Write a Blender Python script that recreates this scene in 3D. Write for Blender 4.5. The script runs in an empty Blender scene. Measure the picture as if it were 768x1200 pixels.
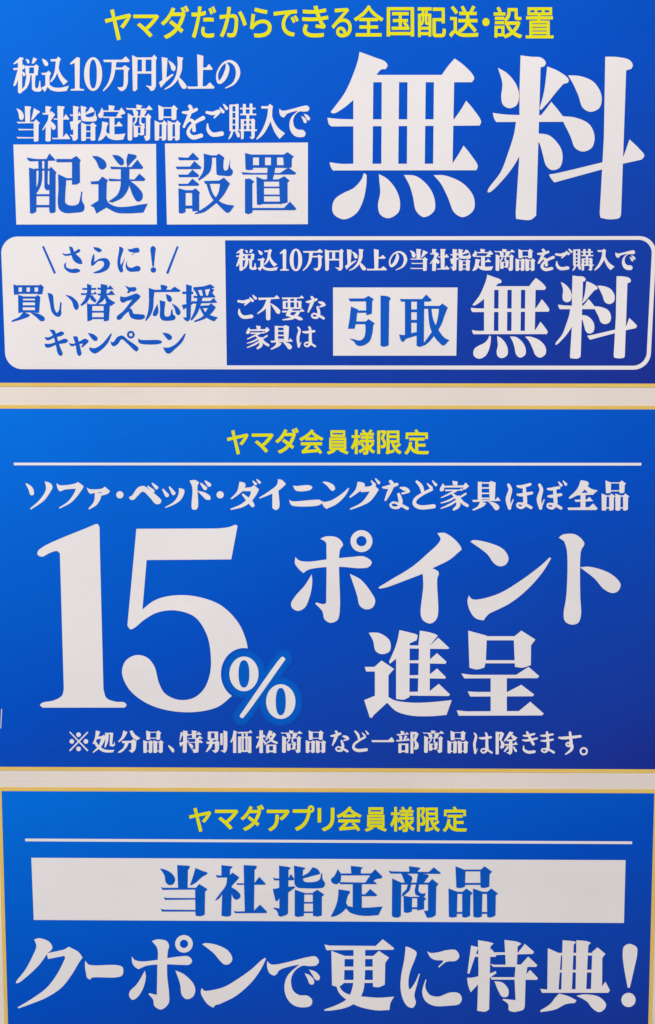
import bpy, math, random
import numpy as np
from mathutils import Vector
from mathutils.geometry import delaunay_2d_cdt

scene = bpy.context.scene
COL = scene.collection
random.seed(4)

# ------------------------------------------------------------------ camera
F_PX, CX, CY = 1500.0, 384.0, 600.0        # phone lens, photograph is 768 x 1200
DIST, PITCH, Z0 = 1.5, math.radians(5.7), 1.35
DIR = Vector((0, math.cos(PITCH), -math.sin(PITCH)))
UP = Vector((0, math.sin(PITCH), math.cos(PITCH)))
CAM = Vector((0, 0, Z0)) - DIR * DIST
cd = bpy.data.cameras.new("camera")
cam = bpy.data.objects.new("camera", cd)
COL.objects.link(cam)
cam.location = CAM
cam.rotation_euler = (math.radians(90) - PITCH, 0, 0)
cd.sensor_fit = 'VERTICAL'
cd.sensor_height = 36.0
cd.lens = 36.0 * F_PX / 1200.0
cd.clip_start, cd.clip_end = 0.01, 100
scene.camera = cam

# ------------------------------------------------------------------ light: shop ceiling fittings above and in front
w = bpy.data.worlds.new("World")
scene.world = w
w.use_nodes = True
w.node_tree.nodes["Background"].inputs[0].default_value = (0.95, 0.93, 0.95, 1)
w.node_tree.nodes["Background"].inputs[1].default_value = 0.30


def area(name, loc, target, size, size_y, power, color):
    ld = bpy.data.lights.new(name, 'AREA')
    ld.shape = 'RECTANGLE'
    ld.size, ld.size_y, ld.energy, ld.color = size, size_y, power, color
    o = bpy.data.objects.new(name, ld)
    COL.objects.link(o)
    o.location = loc
    d = Vector(target) - Vector(loc)
    o.rotation_euler = d.to_track_quat('-Z', 'Y').to_euler()
    return o


area("ceiling_light", (-1.3, -3.0, 2.9), (-0.1, 0, 1.3), 2.4, 0.9, 87, (1.0, 0.965, 0.955))
area("ceiling_light", (1.3, -3.2, 2.7), (0.1, 0, 1.2), 1.8, 0.7, 23, (1.0, 0.965, 0.955))
scene.view_settings.view_transform = 'Standard'
scene.view_settings.look = 'None'
scene.view_settings.exposure = 0.0
scene.view_settings.gamma = 1.0


def W(px, py, y):
    """photograph pixel -> point on the vertical plane Y = y"""
    r = DIR * F_PX + Vector((1, 0, 0)) * (px - CX) - UP * (py - CY)
    return CAM + r * ((y - CAM.y) / r.y)


# ------------------------------------------------------------------ materials
def mat(name, rough=0.6, spec=0.08):
    m = bpy.data.materials.new(name)
    m.use_nodes = True
    b = m.node_tree.nodes["Principled BSDF"]
    b.inputs["Roughness"].default_value = rough
    b.inputs["Specular IOR Level"].default_value = spec
    return m, m.node_tree, b


def N(t, kind, **kw):
    n = t.nodes.new(kind)
    for k, v in kw.items():
        setattr(n, k, v)
    return n


def coords(t, scale):
    tc = N(t, 'ShaderNodeTexCoord')
    mp = N(t, 'ShaderNodeMapping')
    mp.inputs['Scale'].default_value = scale
    t.links.new(tc.outputs['Object'], mp.inputs['Vector'])
    return mp.outputs['Vector']


def paper_grain(t, col_socket, amount=0.06, streak=0.05):
    """fine print grain, faint horizontal inkjet banding and faint broad unevenness, multiplied into a colour"""
    acc = None
    for sc, det, amt in (((420, 420, 420), 2.0, amount), ((3, 3, 330), 1.0, streak), ((5, 5, 7), 2.0, 0.05)):
        n = N(t, 'ShaderNodeTexNoise')
        n.inputs['Scale'].default_value = 1.0
        n.inputs['Detail'].default_value = det
        t.links.new(coords(t, sc), n.inputs['Vector'])
        r = N(t, 'ShaderNodeMapRange')
        r.inputs['From Min'].default_value, r.inputs['From Max'].default_value = 0.25, 0.75
        r.inputs['To Min'].default_value, r.inputs['To Max'].default_value = 1 - amt, 1 + amt
        t.links.new(n.outputs['Fac'], r.inputs['Value'])
        if acc is None:
            acc = r.outputs['Result']
        else:
            m = N(t, 'ShaderNodeMath', operation='MULTIPLY')
            t.links.new(acc, m.inputs[0])
            t.links.new(r.outputs['Result'], m.inputs[1])
            acc = m.outputs[0]
    v = N(t, 'ShaderNodeVectorMath', operation='SCALE')
    t.links.new(col_socket, v.inputs[0])
    t.links.new(acc, v.inputs['Scale'])
    return v.outputs['Vector']


def bump(t, b, strength=0.02):
    n = N(t, 'ShaderNodeTexNoise')
    n.inputs['Scale'].default_value = 1.0
    n.inputs['Detail'].default_value = 3.0
    t.links.new(coords(t, (260, 260, 260)), n.inputs['Vector'])
    bp = N(t, 'ShaderNodeBump')
    bp.inputs['Strength'].default_value = strength
    bp.inputs['Distance'].default_value = 0.0006
    t.links.new(n.outputs['Fac'], bp.inputs['Height'])
    t.links.new(bp.outputs['Normal'], b.inputs['Normal'])


def flat_ink(name, rgb, amount=0.05, streak=0.04, tint=None, rough=0.5):
    m, t, b = mat(name, rough)
    c = N(t, 'ShaderNodeRGB')
    c.outputs[0].default_value = (*rgb, 1)
    sock = c.outputs[0]
    if tint:                                  # cloudy drift between two near tints of the paper
        n = N(t, 'ShaderNodeTexNoise')
        n.inputs['Scale'].default_value = 1.0
        n.inputs['Detail'].default_value = 3.0
        t.links.new(coords(t, (38, 38, 38)), n.inputs['Vector'])
        mx = N(t, 'ShaderNodeMix', data_type='RGBA')
        mx.inputs[7].default_value = (*tint, 1)
        t.links.new(n.outputs['Fac'], mx.inputs[0])
        t.links.new(sock, mx.inputs[6])
        sock = mx.outputs[2]
    t.links.new(paper_grain(t, sock, amount, streak), b.inputs['Base Color'])
    bump(t, b)
    return m


def gradient_ink(name, stops, z_top, z_bot, slant=0.35, halo=None):
    """the poster's printed gradient: runs from bright azure at the upper left to deep blue at the lower right"""
    m, t, b = mat(name, 0.6, 0.04)
    tc = N(t, 'ShaderNodeTexCoord')
    sp = N(t, 'ShaderNodeSeparateXYZ')
    t.links.new(tc.outputs['Object'], sp.inputs[0])
    r = N(t, 'ShaderNodeMapRange')
    r.inputs['From Min'].default_value, r.inputs['From Max'].default_value = z_top, z_bot
    t.links.new(sp.outputs['Z'], r.inputs['Value'])
    rx = N(t, 'ShaderNodeMapRange')
    rx.inputs['From Min'].default_value, rx.inputs['From Max'].default_value = -0.40, 0.40
    rx.inputs['To Min'].default_value, rx.inputs['To Max'].default_value = 0.0, slant
    t.links.new(sp.outputs['X'], rx.inputs['Value'])
    a = N(t, 'ShaderNodeMath', operation='MULTIPLY')
    a.inputs[1].default_value = 1 - slant
    t.links.new(r.outputs['Result'], a.inputs[0])
    s = N(t, 'ShaderNodeMath', operation='ADD')
    t.links.new(a.outputs[0], s.inputs[0])
    t.links.new(rx.outputs['Result'], s.inputs[1])
    cr = N(t, 'ShaderNodeValToRGB')
    e = cr.color_ramp.elements
    while len(e) < len(stops):
        e.new(0.5)
    for el, (p, c) in zip(e, stops):
        el.position = p
        el.color = (*c, 1)
    t.links.new(s.outputs[0], cr.inputs[0])
    sock = cr.outputs[0]
    if halo:
        at = N(t, 'ShaderNodeAttribute', attribute_name='fade')
        mx = N(t, 'ShaderNodeMix', data_type='RGBA')
        mx.inputs[7].default_value = (*halo, 1)
        t.links.new(at.outputs['Fac'], mx.inputs[0])
        t.links.new(sock, mx.inputs[6])
        sock = mx.outputs[2]
    t.links.new(paper_grain(t, sock, 0.03, 0.022), b.inputs['Base Color'])
    bump(t, b)
    return m


WHITE = flat_ink("unprinted_white_paper", (0.815, 0.785, 0.81), 0.012, 0.01, (0.83, 0.795, 0.775))
YELLOW = flat_ink("yellow_ink", (0.78, 0.77, 0.004), 0.02, 0.02)
GOLD = flat_ink("gold_ink", (0.78, 0.51, 0.095), 0.03, 0.02, (0.80, 0.59, 0.17))
CREAM = flat_ink("cream_board", (0.81, 0.74, 0.665), 0.015, 0.02, (0.78, 0.70, 0.655), 0.6)
BOXBLUE = flat_ink("blue_lettering_ink", (0.0008, 0.098, 0.55), 0.04, 0.03)

# ------------------------------------------------------------------ outlines
def spline(P):
    """P: (x, y, corner) closed; Catmull-Rom through the smooth points, straight between corners"""
    n = len(P)
    out = []
    for i in range(n):
        a, b = P[i], P[(i + 1) % n]
        p1, p2 = np.array(a[:2]), np.array(b[:2])
        if a[2] and b[2]:
            out.append(p1)
            continue
        p0 = np.array(P[i - 1][:2]) if not a[2] else p1 - (p2 - p1) * 0.5
        p3 = np.array(P[(i + 2) % n][:2]) if not b[2] else p2 + (p2 - p1) * 0.5
        L = np.linalg.norm(p2 - p1)
        d0 = max(np.linalg.norm(p1 - p0), 1e-6) ** .5
        d1 = max(L, 1e-6) ** .5
        d2 = max(np.linalg.norm(p3 - p2), 1e-6) ** .5
        m1 = (p1 - p0) / d0 - (p2 - p0) / (d0 + d1) + (p2 - p1) / d1
        m2 = (p2 - p1) / d1 - (p3 - p1) / (d1 + d2) + (p3 - p2) / d2
        m1, m2 = m1 * d1, m2 * d1
        for k in range(6):
            u = k / 6
            out.append((2*u**3 - 3*u*u + 1)*p1 + (u**3 - 2*u*u + u)*m1 + (-2*u**3 + 3*u*u)*p2 + (u**3 - u*u)*m2)
    return np.array(out)


def area2(p):
    q = np.roll(p, -1, 0)
    return float(np.sum(p[:, 0]*q[:, 1] - q[:, 0]*p[:, 1]))


def ccw(p, pos=True):
    return p if (area2(p) > 0) == pos else p[::-1]


def ell(cx, cy, rx, ry, n=40, sq=2.0):
    a = np.linspace(0, 2*math.pi, n, endpoint=False)
    c, s = np.cos(a), np.sin(a)
    return np.stack([cx + rx*np.sign(c)*abs(c)**(2/sq), cy + ry*np.sign(s)*abs(s)**(2/sq)], 1)


def brush(v):
    """centre line of (x, y, width) triples swept into an outline with round ends"""
    v = np.array(v, float).reshape(-1, 3)
    n = len(v)
    C = []
    for i in range(n - 1):
        p0, p1, p2, p3 = v[max(i-1, 0)], v[i], v[i+1], v[min(i+2, n-1)]
        for k in range(6):
            u = k / 6
            C.append(0.5*((2*p1) + (-p0+p2)*u + (2*p0-5*p1+4*p2-p3)*u*u + (-p0+3*p1-3*p2+p3)*u**3))
    C.append(v[-1])
    C = np.array(C)
    groups = []
    d = np.gradient(C[:, :2], axis=0)
    d /= np.maximum(np.linalg.norm(d, axis=1, keepdims=True), 1e-6)
    nn = np.stack([-d[:, 1], d[:, 0]], 1)
    r = np.maximum(C[:, 2:3] / 2, 0.5)
    L, R = C[:, :2] + nn*r, C[:, :2] - nn*r
    for i in range(len(C) - 1):                # quads, so tight loops never self-cross
        groups.append([ccw(np.array([L[i], L[i+1], R[i+1], R[i]]))])
        if i:
            groups.append([ell(C[i, 0], C[i, 1], r[i, 0], r[i, 0], 10)])
    for e in (0, -1):
        groups.append([ell(C[e, 0], C[e, 1], r[e, 0], r[e, 0], 16)])
    return groups


def parse(txt):
    """stroke list -> groups of contours (nonzero fill inside a group, union between groups)"""
    G = []
    for line in txt.replace('\n', ';').split(';'):
        s = line.split()
        if not s:
            continue
        k, a = s[0], s[1:]
        if k == 'o':
            P = []
            for q in a:
                c = q.endswith('!')
                x, y = q.rstrip('!').split(',')
                P.append((float(x), float(y), c))
            G.append([ccw(spline(P))])
        elif k == 'b':
            G += brush([float(z) for q in a for z in q.split(',')])
        elif k == 'r':
            x0, y0, x1, y1 = map(float, a)
            G.append([ccw(np.array([(x0, y0), (x1, y0), (x1, y1), (x0, y1)]))])
        elif k == 'g':                          # ring
            x, y, R, r = map(float, a)
            G.append([ccw(ell(x, y, R, R)), ccw(ell(x, y, r, r), False)])
        elif k == 'c':                          # dot
            x, y, R = map(float, a)
            G.append([ccw(ell(x, y, R, R, 28))])
        elif k == 'e':                          # figure nought: outer and inner ovals
            x, y, R, S, r, s2 = map(float, a)
            G.append([ccw(ell(x, y, R, S, 48)), ccw(ell(x, y, r, s2, 40, 2.3), False)])
    return G


def inside(pt, contours):
    wn = np.zeros(len(pt), int)
    for c in contours:
        a, b = c, np.roll(c, -1, 0)
        for (x0, y0), (x1, y1) in zip(a, b):
            isl = (x1 - x0)*(pt[:, 1] - y0) - (pt[:, 0] - x0)*(y1 - y0)
            wn += ((y0 <= pt[:, 1]) & (y1 > pt[:, 1]) & (isl > 0)).astype(int)
            wn -= ((y0 > pt[:, 1]) & (y1 <= pt[:, 1]) & (isl < 0)).astype(int)
    return wn != 0


def fill(groups):
    """triangulate the union of all groups: no doubled faces, holes kept"""
    V, E = [], []
    for g in groups:
        for c in g:
            n0 = len(V)
            V += [Vector((float(p[0]), float(p[1]))) for p in c]
            E += [(n0 + i, n0 + (i + 1) % len(c)) for i in range(len(c))]
    ov, oe, of, *_ = delaunay_2d_cdt(V, E, [], 0, 1e-5)
    vv = np.array([(p.x, p.y) for p in ov])
    tri = np.array(of)
    cen = vv[tri].mean(1)
    keep = np.zeros(len(tri), bool)
    for g in groups:
        allp = np.concatenate(g)
        lo, hi = allp.min(0), allp.max(0)
        cand = np.where(~keep & (cen >= lo).all(1) & (cen <= hi).all(1))[0]
        if len(cand):
            keep[cand[inside(cen[cand], g)]] = True
    return vv, tri[keep]


def grow(c, d):
    """offset a contour to its outer side by d pixels"""
    p, n = np.roll(c, 1, 0), np.roll(c, -1, 0)
    t = n - p
    t = t / np.maximum(np.linalg.norm(t, axis=1, keepdims=True), 1e-6)
    return c + np.stack([t[:, 1], -t[:, 0]], 1) * d


GLYPH_CACHE = {}
INK_GAIN = dict(wo=.3, go=.3, kou=.15, nyu=.15, one2=.25, zero=.2)


def glyph(key):
    """groups of a traced glyph in photograph pixels"""
    if key not in GLYPH_CACHE:
        (x0, y0, x1, y1), txt = MINCHO[key]
        s = (x1 - x0) / 768.0
        GLYPH_CACHE[key] = [[c * s + np.array((x0, y0)) for c in g] for g in parse(txt)]
    return GLYPH_CACHE[key]


def fit(groups, box):
    if box is None:
        return groups
    allp = np.concatenate([c for g in groups for c in g])
    lo, hi = allp.min(0), allp.max(0)
    b0, b1 = np.array(box[:2], float), np.array(box[2:], float)
    return [[(c - lo) / (hi - lo) * (b1 - b0) + b0 for c in g] for g in groups]


def gothic(ch, box, d):
    cs = []
    for s in GOTHIC[ch].split('|'):
        cs.append(np.array([[float(z) for z in q.split(',')] for q in s.split()]) * np.array((1, -1)))
    g = fit([cs], (box[0] + d, box[1] + d, box[2] - d, box[3] - d))[0]
    s = 1 if area2(max(g, key=lambda c: abs(area2(c)))) > 0 else -1
    return [[grow(c, d * s) for c in g]]


# ------------------------------------------------------------------ objects
LETTER, BOX, BOXLETTER = 0.0005, 0.0005, 0.0009     # how far each print layer lies in front of the sheet
SHEET = 0.0009                                       # front of a poster before the board


def link_mesh(name, verts, faces, m, parent=None, label=None):
    me = bpy.data.meshes.new(name)
    o = bpy.data.objects.new(name, me)
    COL.objects.link(o)
    if parent:
        o.parent = parent
        root = parent
        off = Vector(parent.location)
        while root.parent:
            root = root.parent
            off += Vector(root.location)
    else:
        off = Vector()
    me.from_pydata([tuple(Vector(v) - off) for v in verts], [], faces)
    me.update()
    me.materials.append(m)
    if label:
        o['label'] = label
    return o


def flat(name, glyph_list, depth, m, parent, label=None):
    """one mesh of flat print: the union of every glyph in the list"""
    V, Fc = [], []
    for groups in glyph_list:
        vv, tri = fill(groups)
        n0 = len(V)
        V += [W(x, y, -SHEET - depth) for x, y in vv]
        Fc += [tuple(int(n0 + i) for i in t) for t in tri]
    o = link_mesh(name, V, Fc, m, parent, label)
    bm_fix(o)
    return o


def bm_fix(o):
    """face the print towards the viewer (-Y)"""
    me = o.data
    for p in me.polygons:
        if p.normal.y > 0:
            p.flip()
    me.update()


def poly(name, pts, depth, m, parent, label=None):
    return flat(name, [[[ccw(np.array(pts, float))]]], depth, m, parent, label)


def slab(name, quad, y_front, y_back, m, parent):
    """a board: quad of photograph pixels on its front, real thickness behind"""
    f = [W(x, y, -y_front) for x, y in quad]
    b = [Vector((p.x, -y_back, p.z)) for p in f]
    return link_mesh(name, f + b, [(0, 1, 2, 3), (7, 6, 5, 4)] + [(i, i+4, (i+1) % 4+4, (i+1) % 4) for i in range(4)], m, parent)


def frame_slab(name, outer, inner, y_front, y_back, m, parent):
    fo, fi = [W(x, y, -y_front) for x, y in outer], [W(x, y, -y_front) for x, y in inner]
    bo, bi = [Vector((p.x, -y_back, p.z)) for p in fo], [Vector((p.x, -y_back, p.z)) for p in fi]
    F = []
    for i in range(4):
        j = (i + 1) % 4
        F += [(i, j, 4+j, 4+i), (8+i, 12+i, 12+j, 8+j), (i, 8+i, 8+j, j), (4+i, 4+j, 12+j, 12+i)]
    return link_mesh(name, fo + fi + bo + bi, F, m, parent)


def thing(name, label, cat, loc, group=None):
    o = bpy.data.objects.new(name, None)
    COL.objects.link(o)
    o.location = loc
    o.empty_display_size = 0.05
    o['label'], o['category'] = label, cat
    if group:
        o['group'] = group
    return o


def M(items, d=0.0):
    """items: 'key' at its own traced place, or ('key', x0, y0, x1, y1); d = ink gain in pixels"""
    out = []
    for it in items:
        g = glyph(it) if isinstance(it, str) else fit(glyph(it[0]), it[1:])
        k = d + INK_GAIN.get(it if isinstance(it, str) else it[0], 0.0)
        out.append([[grow(c, k) for c in gr] for gr in g] if k else g)
    return out


GOTHIC = {
 'か': '782,674 709,641 780,533 844,400 887,279 965,316 916,432 849,566|78,561 86,474 176,486 303,500 278,410 243,306 201,197 150,93 92,1 174,-31 233,76 283,190 324,305 358,413 384,508 492,515 527,512 557,503 579,484 593,453 598,406 593,294 577,186 550,100 527,68 498,53 463,49 428,51 384,58 340,69 353,-14 389,-21 431,-27 471,-29 508,-27 541,-19 571,-4 596,21 617,55 651,159 669,288 675,416 667,485 644,534 608,564 564,580 513,585 400,578 426,721 438,780 345,790 342,719 333,645 319,572 167,561',
 'き': '305,265 227,281 207,237 193,191 188,138 201,70 240,17 303,-19 388,-41 495,-48 578,-46 656,-40 729,-31 732,49 659,37 581,30 494,28 410,33 345,48 299,72 272,107 263,152 269,193 283,230|502,698 509,673 407,671 297,675 179,685 184,612 307,604 424,602 528,605 555,527 575,475 451,468 309,469 160,480 164,405 319,398 470,399 604,407 627,358 653,310 682,263 532,280 525,219 600,210 678,200 744,187 785,248 748,291 678,415 859,451 847,526 793,510 725,495 647,483 624,543 602,612 671,623 738,637 799,652 788,724 722,705 653,690 583,679 559,798 474,787',
 'だ': '507,468 507,393 693,404 751,402 808,398 861,392 863,468 690,477|528,225 453,232 445,191 440,152 438,114 448,61 478,19 528,-10 596,-28 682,-34 752,-32 817,-26 875,-19 878,62 815,51 749,44 683,42 611,47 562,61 532,82 518,107 514,135|755,742 702,719 731,675 759,626 783,580 837,604|865,783 813,760 842,717 871,668 896,621 950,645|191,606 71,613 74,535 190,531 282,534 256,427 209,271 150,110 88,-20 176,-50 232,86 287,250 332,408 364,542 435,551 505,562 572,576 572,654 380,619 395,693 413,772 317,780 314,698 299,611',
 'で': '79,658 88,571 234,594 413,614 558,630 503,589 452,532 410,463 382,382 371,292 394,173 457,82 548,18 655,-22 767,-37 796,46 698,57 604,85 525,134 471,207 451,309 461,383 491,459 538,529 602,587 680,626 741,637 811,641 876,642 876,722 606,704 168,663|732,519 681,497 710,453 738,405 763,356 814,380 789,428 759,478|841,561 792,538 822,494 850,447 876,398 928,423 901,471 869,520',
 'ら': '335,784 315,708 428,681 577,651 703,630 722,707 602,725 454,754|313,602 229,613 218,481 199,329 178,207 252,189 282,239 328,285 383,322 446,350 516,367 592,373 649,366 698,348 735,319 759,281 768,236 749,160 694,99 600,57 468,39 298,47 322,-35 520,-36 669,-5 773,53 833,134 852,234 840,301 806,358 753,403 682,432 597,443 526,438 458,424 393,400 330,366 271,321',
 'る': '580,33 499,27 455,31 418,41 390,57 372,78 366,105 377,137 405,160 446,169 488,162 524,144 551,115 570,77|238,737 241,654 307,660 613,674 381,478 112,254 169,195 242,265 311,321 382,362 460,387 552,395 625,387 687,363 735,326 765,279 776,223 771,177 755,136 730,102 695,74 651,52 637,107 610,155 569,194 515,220 447,229 395,222 353,203 320,175 300,139 293,99 303,52 331,13 376,-17 437,-36 512,-43 629,-31 725,4 796,59 841,133 856,222 842,298 803,363 743,413 664,446 571,457 525,455 478,449 432,436 696,655 752,696 706,754 652,746 309,733',
 'ア': '931,676 882,723 812,717 238,717 124,726 124,635 238,641 808,641 757,567 679,485 589,417 655,364 721,417 780,476 832,536 874,593 904,640|532,544 442,544 446,472 442,375 428,285 398,203 347,130 269,68 239,49 209,34 179,23 253,-37 380,46 461,144 507,259 527,392',
 'ダ': '875,846 822,824 851,781 880,733 905,686 958,710|504,762 413,791 404,763 392,735 381,712 346,651 298,581 234,506 155,432 60,363 127,312 231,395 320,485 392,576 730,576 700,487 654,392 594,299 383,435 329,379 541,235 483,178 415,123 338,74 251,30 154,-5 226,-68 322,-27 407,20 483,72 549,128 607,186 716,96 775,165 661,252 729,358 782,464 818,564 841,617 794,645 847,669 765,806 712,783 740,740 768,692 792,647 775,657 709,648 439,648 459,683',
 'プ': '805,718 814,752 838,776 871,785 905,776 929,752 938,718 929,685 905,661 871,652 838,661 814,685|759,718 764,686 732,685 230,685 130,692 130,603 230,606 741,606 729,544 710,476 683,407 650,340 610,280 556,219 493,163 417,114 327,73 220,40 288,-35 391,3 480,50 557,104 624,165 682,232 726,300 763,376 792,455 815,532 831,601 833,612 871,606 907,612 938,628 962,652 978,683 984,718 978,754 962,785 938,809 907,825 871,831 836,825 805,809 781,785 765,754',
 'マ': '458,159 524,89 589,16 638,-45 711,13 662,69 602,134 540,197 634,276 719,361 792,446 854,528 904,603 929,634 866,685 801,677 205,677 103,685 103,595 205,601 793,601 755,541 704,472 640,398 565,324 481,254 294,408 229,356 299,302 384,229',
 'ヤ': '916,631 860,671 815,657 394,575 355,717 338,794 246,772 274,697 312,560 164,532 64,520 86,435 332,486 454,38 472,-44 565,-22 539,56 415,503 797,578 743,499 666,406 582,326 663,287 755,390 848,516',
 'リ': '776,759 682,759 687,672 687,514 685,413 678,332 664,267 640,211 604,161 564,122 520,91 471,65 419,44 365,28 430,-41 477,-24 527,-1 577,27 625,62 668,105 707,157 736,216 757,289 769,384 773,510 773,672|312,751 221,751 225,679 225,346 220,269 312,269 308,345 308,679',
 '・': '500,486 466,481 437,466 414,443 399,414 394,380 399,346 414,317 437,294 466,279 500,274 534,279 563,294 586,317 601,346 606,380 601,414 586,443 563,466 534,481',
 '会': '157,-58 218,-45 392,-28 781,5 838,-79 905,-38 846,46 766,138 676,225 613,191 728,71 273,36 344,106 412,183 477,264 918,264 918,337 89,337 89,264 375,264 308,180 248,113 207,72 178,46 154,29 131,19|504,840 440,761 359,685 263,614 157,551 42,496 62,477 82,453 97,431 264,521 264,460 741,460 741,530 277,530 360,588 436,651 503,718 570,655 651,591 741,530 796,497 853,468 910,443 963,509 866,548 773,597 686,653 609,711 546,769 576,809',
 '全': '493,851 423,757 338,669 240,589 135,519 26,462 45,444 64,422 78,401 197,469 197,404 461,404 461,248 203,248 203,181 461,181 461,16 76,16 76,-52 929,-52 929,16 539,16 539,181 809,181 809,248 539,248 539,404 809,404 809,470 925,397 939,420 958,442 977,460 881,514 789,573 702,639 619,712 542,794 559,820|200,471 310,550 411,640 500,739 597,638 699,550 807,471',
 '員': '265,740 740,740 740,637 265,637|190,801 190,575 819,575 819,801|221,339 781,339 781,268 221,268|221,215 781,215 781,143 221,143|221,462 781,462 781,392 221,392|582,36 694,-1 806,-43 898,-82 962,-28 869,9 757,50 646,85|147,518 147,87 334,87 252,45 147,6 39,-26 94,-81 204,-48 313,-5 407,43 340,87 858,87 858,518',
 '国': '592,320 630,282 665,242 691,206 743,237 716,272 680,311 641,347|228,196 228,132 777,132 777,196 530,196 530,365 732,365 732,430 530,430 530,573 756,573 756,640 242,640 242,573 459,573 459,430 270,430 270,365 459,365 459,196|86,795 86,-80 162,-80 162,-30 835,-30 835,-80 914,-80 914,795|162,40 162,725 835,725 835,40',
 '定': '224,378 207,274 181,180 145,97 97,26 36,-33 97,-83 158,-19 207,57 247,144 309,56 385,-4 475,-41 580,-59 698,-64 932,-64 938,-39 949,-11 960,12 702,11 644,12 590,16 538,23 538,225 836,225 836,295 538,295 538,459 795,459 795,532 211,532 211,459 460,459 460,44 413,66 371,96 334,134 302,181 276,239 300,370|426,826 472,727 82,727 82,509 156,509 156,656 841,656 841,509 918,509 918,727 558,727 543,765 523,807 500,847',
 '様': '408,307 447,262 483,215 509,172 564,210 537,252 500,297 460,341|336,39 371,-24 606,110 586,172|886,345 849,299 805,252 762,210 738,252 718,297 701,343 701,381 955,381 955,445 701,445 701,522 919,522 919,582 701,582 701,652 942,652 942,714 809,714 871,820 797,841 781,800 760,756 739,716 745,714 573,714 591,721 576,757 555,798 531,837 471,817 522,714 396,714 396,652 629,652 629,582 425,582 425,522 629,522 629,445 375,445 375,381 629,381 629,4 628,-6 623,-11 613,-13 512,-12 534,-82 590,-81 635,-78 668,-69 688,-54 698,-30 701,5 701,200 736,140 776,85 821,37 871,-4 925,-37 974,23 897,65 831,122 774,192 806,167 851,208 899,255 943,304|192,840 192,623 52,623 52,553 184,553 145,413 92,280 31,175 69,110 114,187 155,282 192,388 192,-79 261,-79 261,401 340,255 382,311 261,490 261,553 377,553 377,623 261,623 261,840',
 '置': '651,748 820,748 820,658 651,658|417,748 582,748 582,658 417,658|189,748 348,748 348,658 189,658|190,427 190,6 57,6 57,-50 945,-50 945,6 808,6 808,427 495,427 509,486 922,486 922,545 520,545 531,603 895,603 895,802 117,802 117,603 454,603 446,545 68,545 68,486 436,486 424,427|262,6 262,68 734,68 734,6|262,275 734,275 734,217 262,217|262,320 262,376 734,376 734,320|262,172 734,172 734,113 262,113',
 '設': '89,538 89,478 386,478 386,538|89,406 89,347 387,347 387,406|47,670 47,608 428,608 428,670|156,814 184,769 211,722 231,680 292,715 271,756 244,801 215,844|417,398 417,328 503,328 459,313 501,231 552,156 611,90 540,47 465,14 386,-11 386,273 89,273 89,-67 155,-67 155,-19 384,-19 420,-80 507,-49 591,-9 669,41 744,-9 827,-48 918,-78 931,-55 948,-30 966,-10 879,15 800,48 728,90 773,137 814,189 851,247 881,311 906,381 859,401 846,398|155,210 319,210 319,44 155,44|514,804 514,694 511,650 501,605 480,560 443,517 389,478 438,423 499,470 541,522 567,579 580,636 584,692 584,734 750,734 750,573 752,533 759,504 773,484 796,473 830,469 896,469 946,474 940,539 896,534 835,534 826,537 822,549 821,572 821,804|810,328 772,256 724,192 669,136 612,193 565,257 527,328',
 '送': '410,812 442,759 472,703 495,656 562,686 473,837|78,793 133,732 185,667 225,610 288,652 247,707 194,770 138,829|788,840 760,779 727,713 691,653 352,653 352,584 587,584 587,468 586,439 319,439 319,369 578,369 561,316 530,263 483,211 416,162 325,117 376,60 456,102 520,147 569,195 606,245 632,295 716,214 794,135 855,67 909,119 838,193 747,280 654,366 654,369 946,369 946,439 662,439 663,467 663,584 916,584 916,653 768,653 864,815|248,501 49,501 49,431 176,431 176,117 129,91 78,48 25,-9 80,-81 126,-15 169,33 204,52 229,41 262,17 302,-12 347,-35 397,-52 453,-62 517,-67 590,-68 949,-58 953,-30 962,0 972,26 856,16 723,9 593,6 485,9 394,24 320,55 248,106',
 '配': '554,795 554,723 858,723 858,480 557,480 557,46 561,-1 573,-35 595,-56 630,-67 678,-70 846,-70 893,-64 926,-43 947,-5 961,55 968,139 945,147 919,158 898,171 894,98 889,49 879,19 864,5 841,1 686,1 651,4 635,17 631,46 631,408 858,408 858,340 930,340 930,795|143,158 420,158 420,54 143,54|143,214 143,553 211,553 211,474 209,440 204,406 192,370 172,336 143,304 176,274 208,311 230,352 244,393 251,434 253,473 253,553 309,553 309,364 311,340 316,323 325,313 340,308 361,307 410,307 420,307 420,214|57,801 57,734 201,734 201,618 82,618 82,-76 143,-76 143,-7 420,-7 420,-62 482,-62 482,618 369,618 369,734 505,734 505,801|255,618 255,734 314,734 314,618|352,553 420,553 420,351 417,353 402,350 365,350 356,351 353,355 352,365',
 '限': '92,799 92,-78 159,-78 159,731 304,731 225,505 262,458 288,414 304,374 313,336 315,301 313,272 306,247 294,231 263,222 204,223 214,201 221,178 223,157 290,159 310,162 327,169 342,177 365,205 378,244 382,294 380,333 371,374 355,418 330,464 293,513 392,773 343,802 332,799|811,546 811,422 516,422 516,546|811,609 516,609 516,730 811,730|439,-80 468,-66 542,-43 696,0 693,68 516,25 516,356 612,356 648,242 695,141 754,54 827,-18 914,-73 928,-50 947,-27 965,-8 890,32 825,86 771,152 829,188 888,229 943,271 894,324 848,285 793,243 738,206 715,253 695,303 678,356 883,356 883,796 442,796 442,53 436,18 422,-5 406,-18',
}
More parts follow.
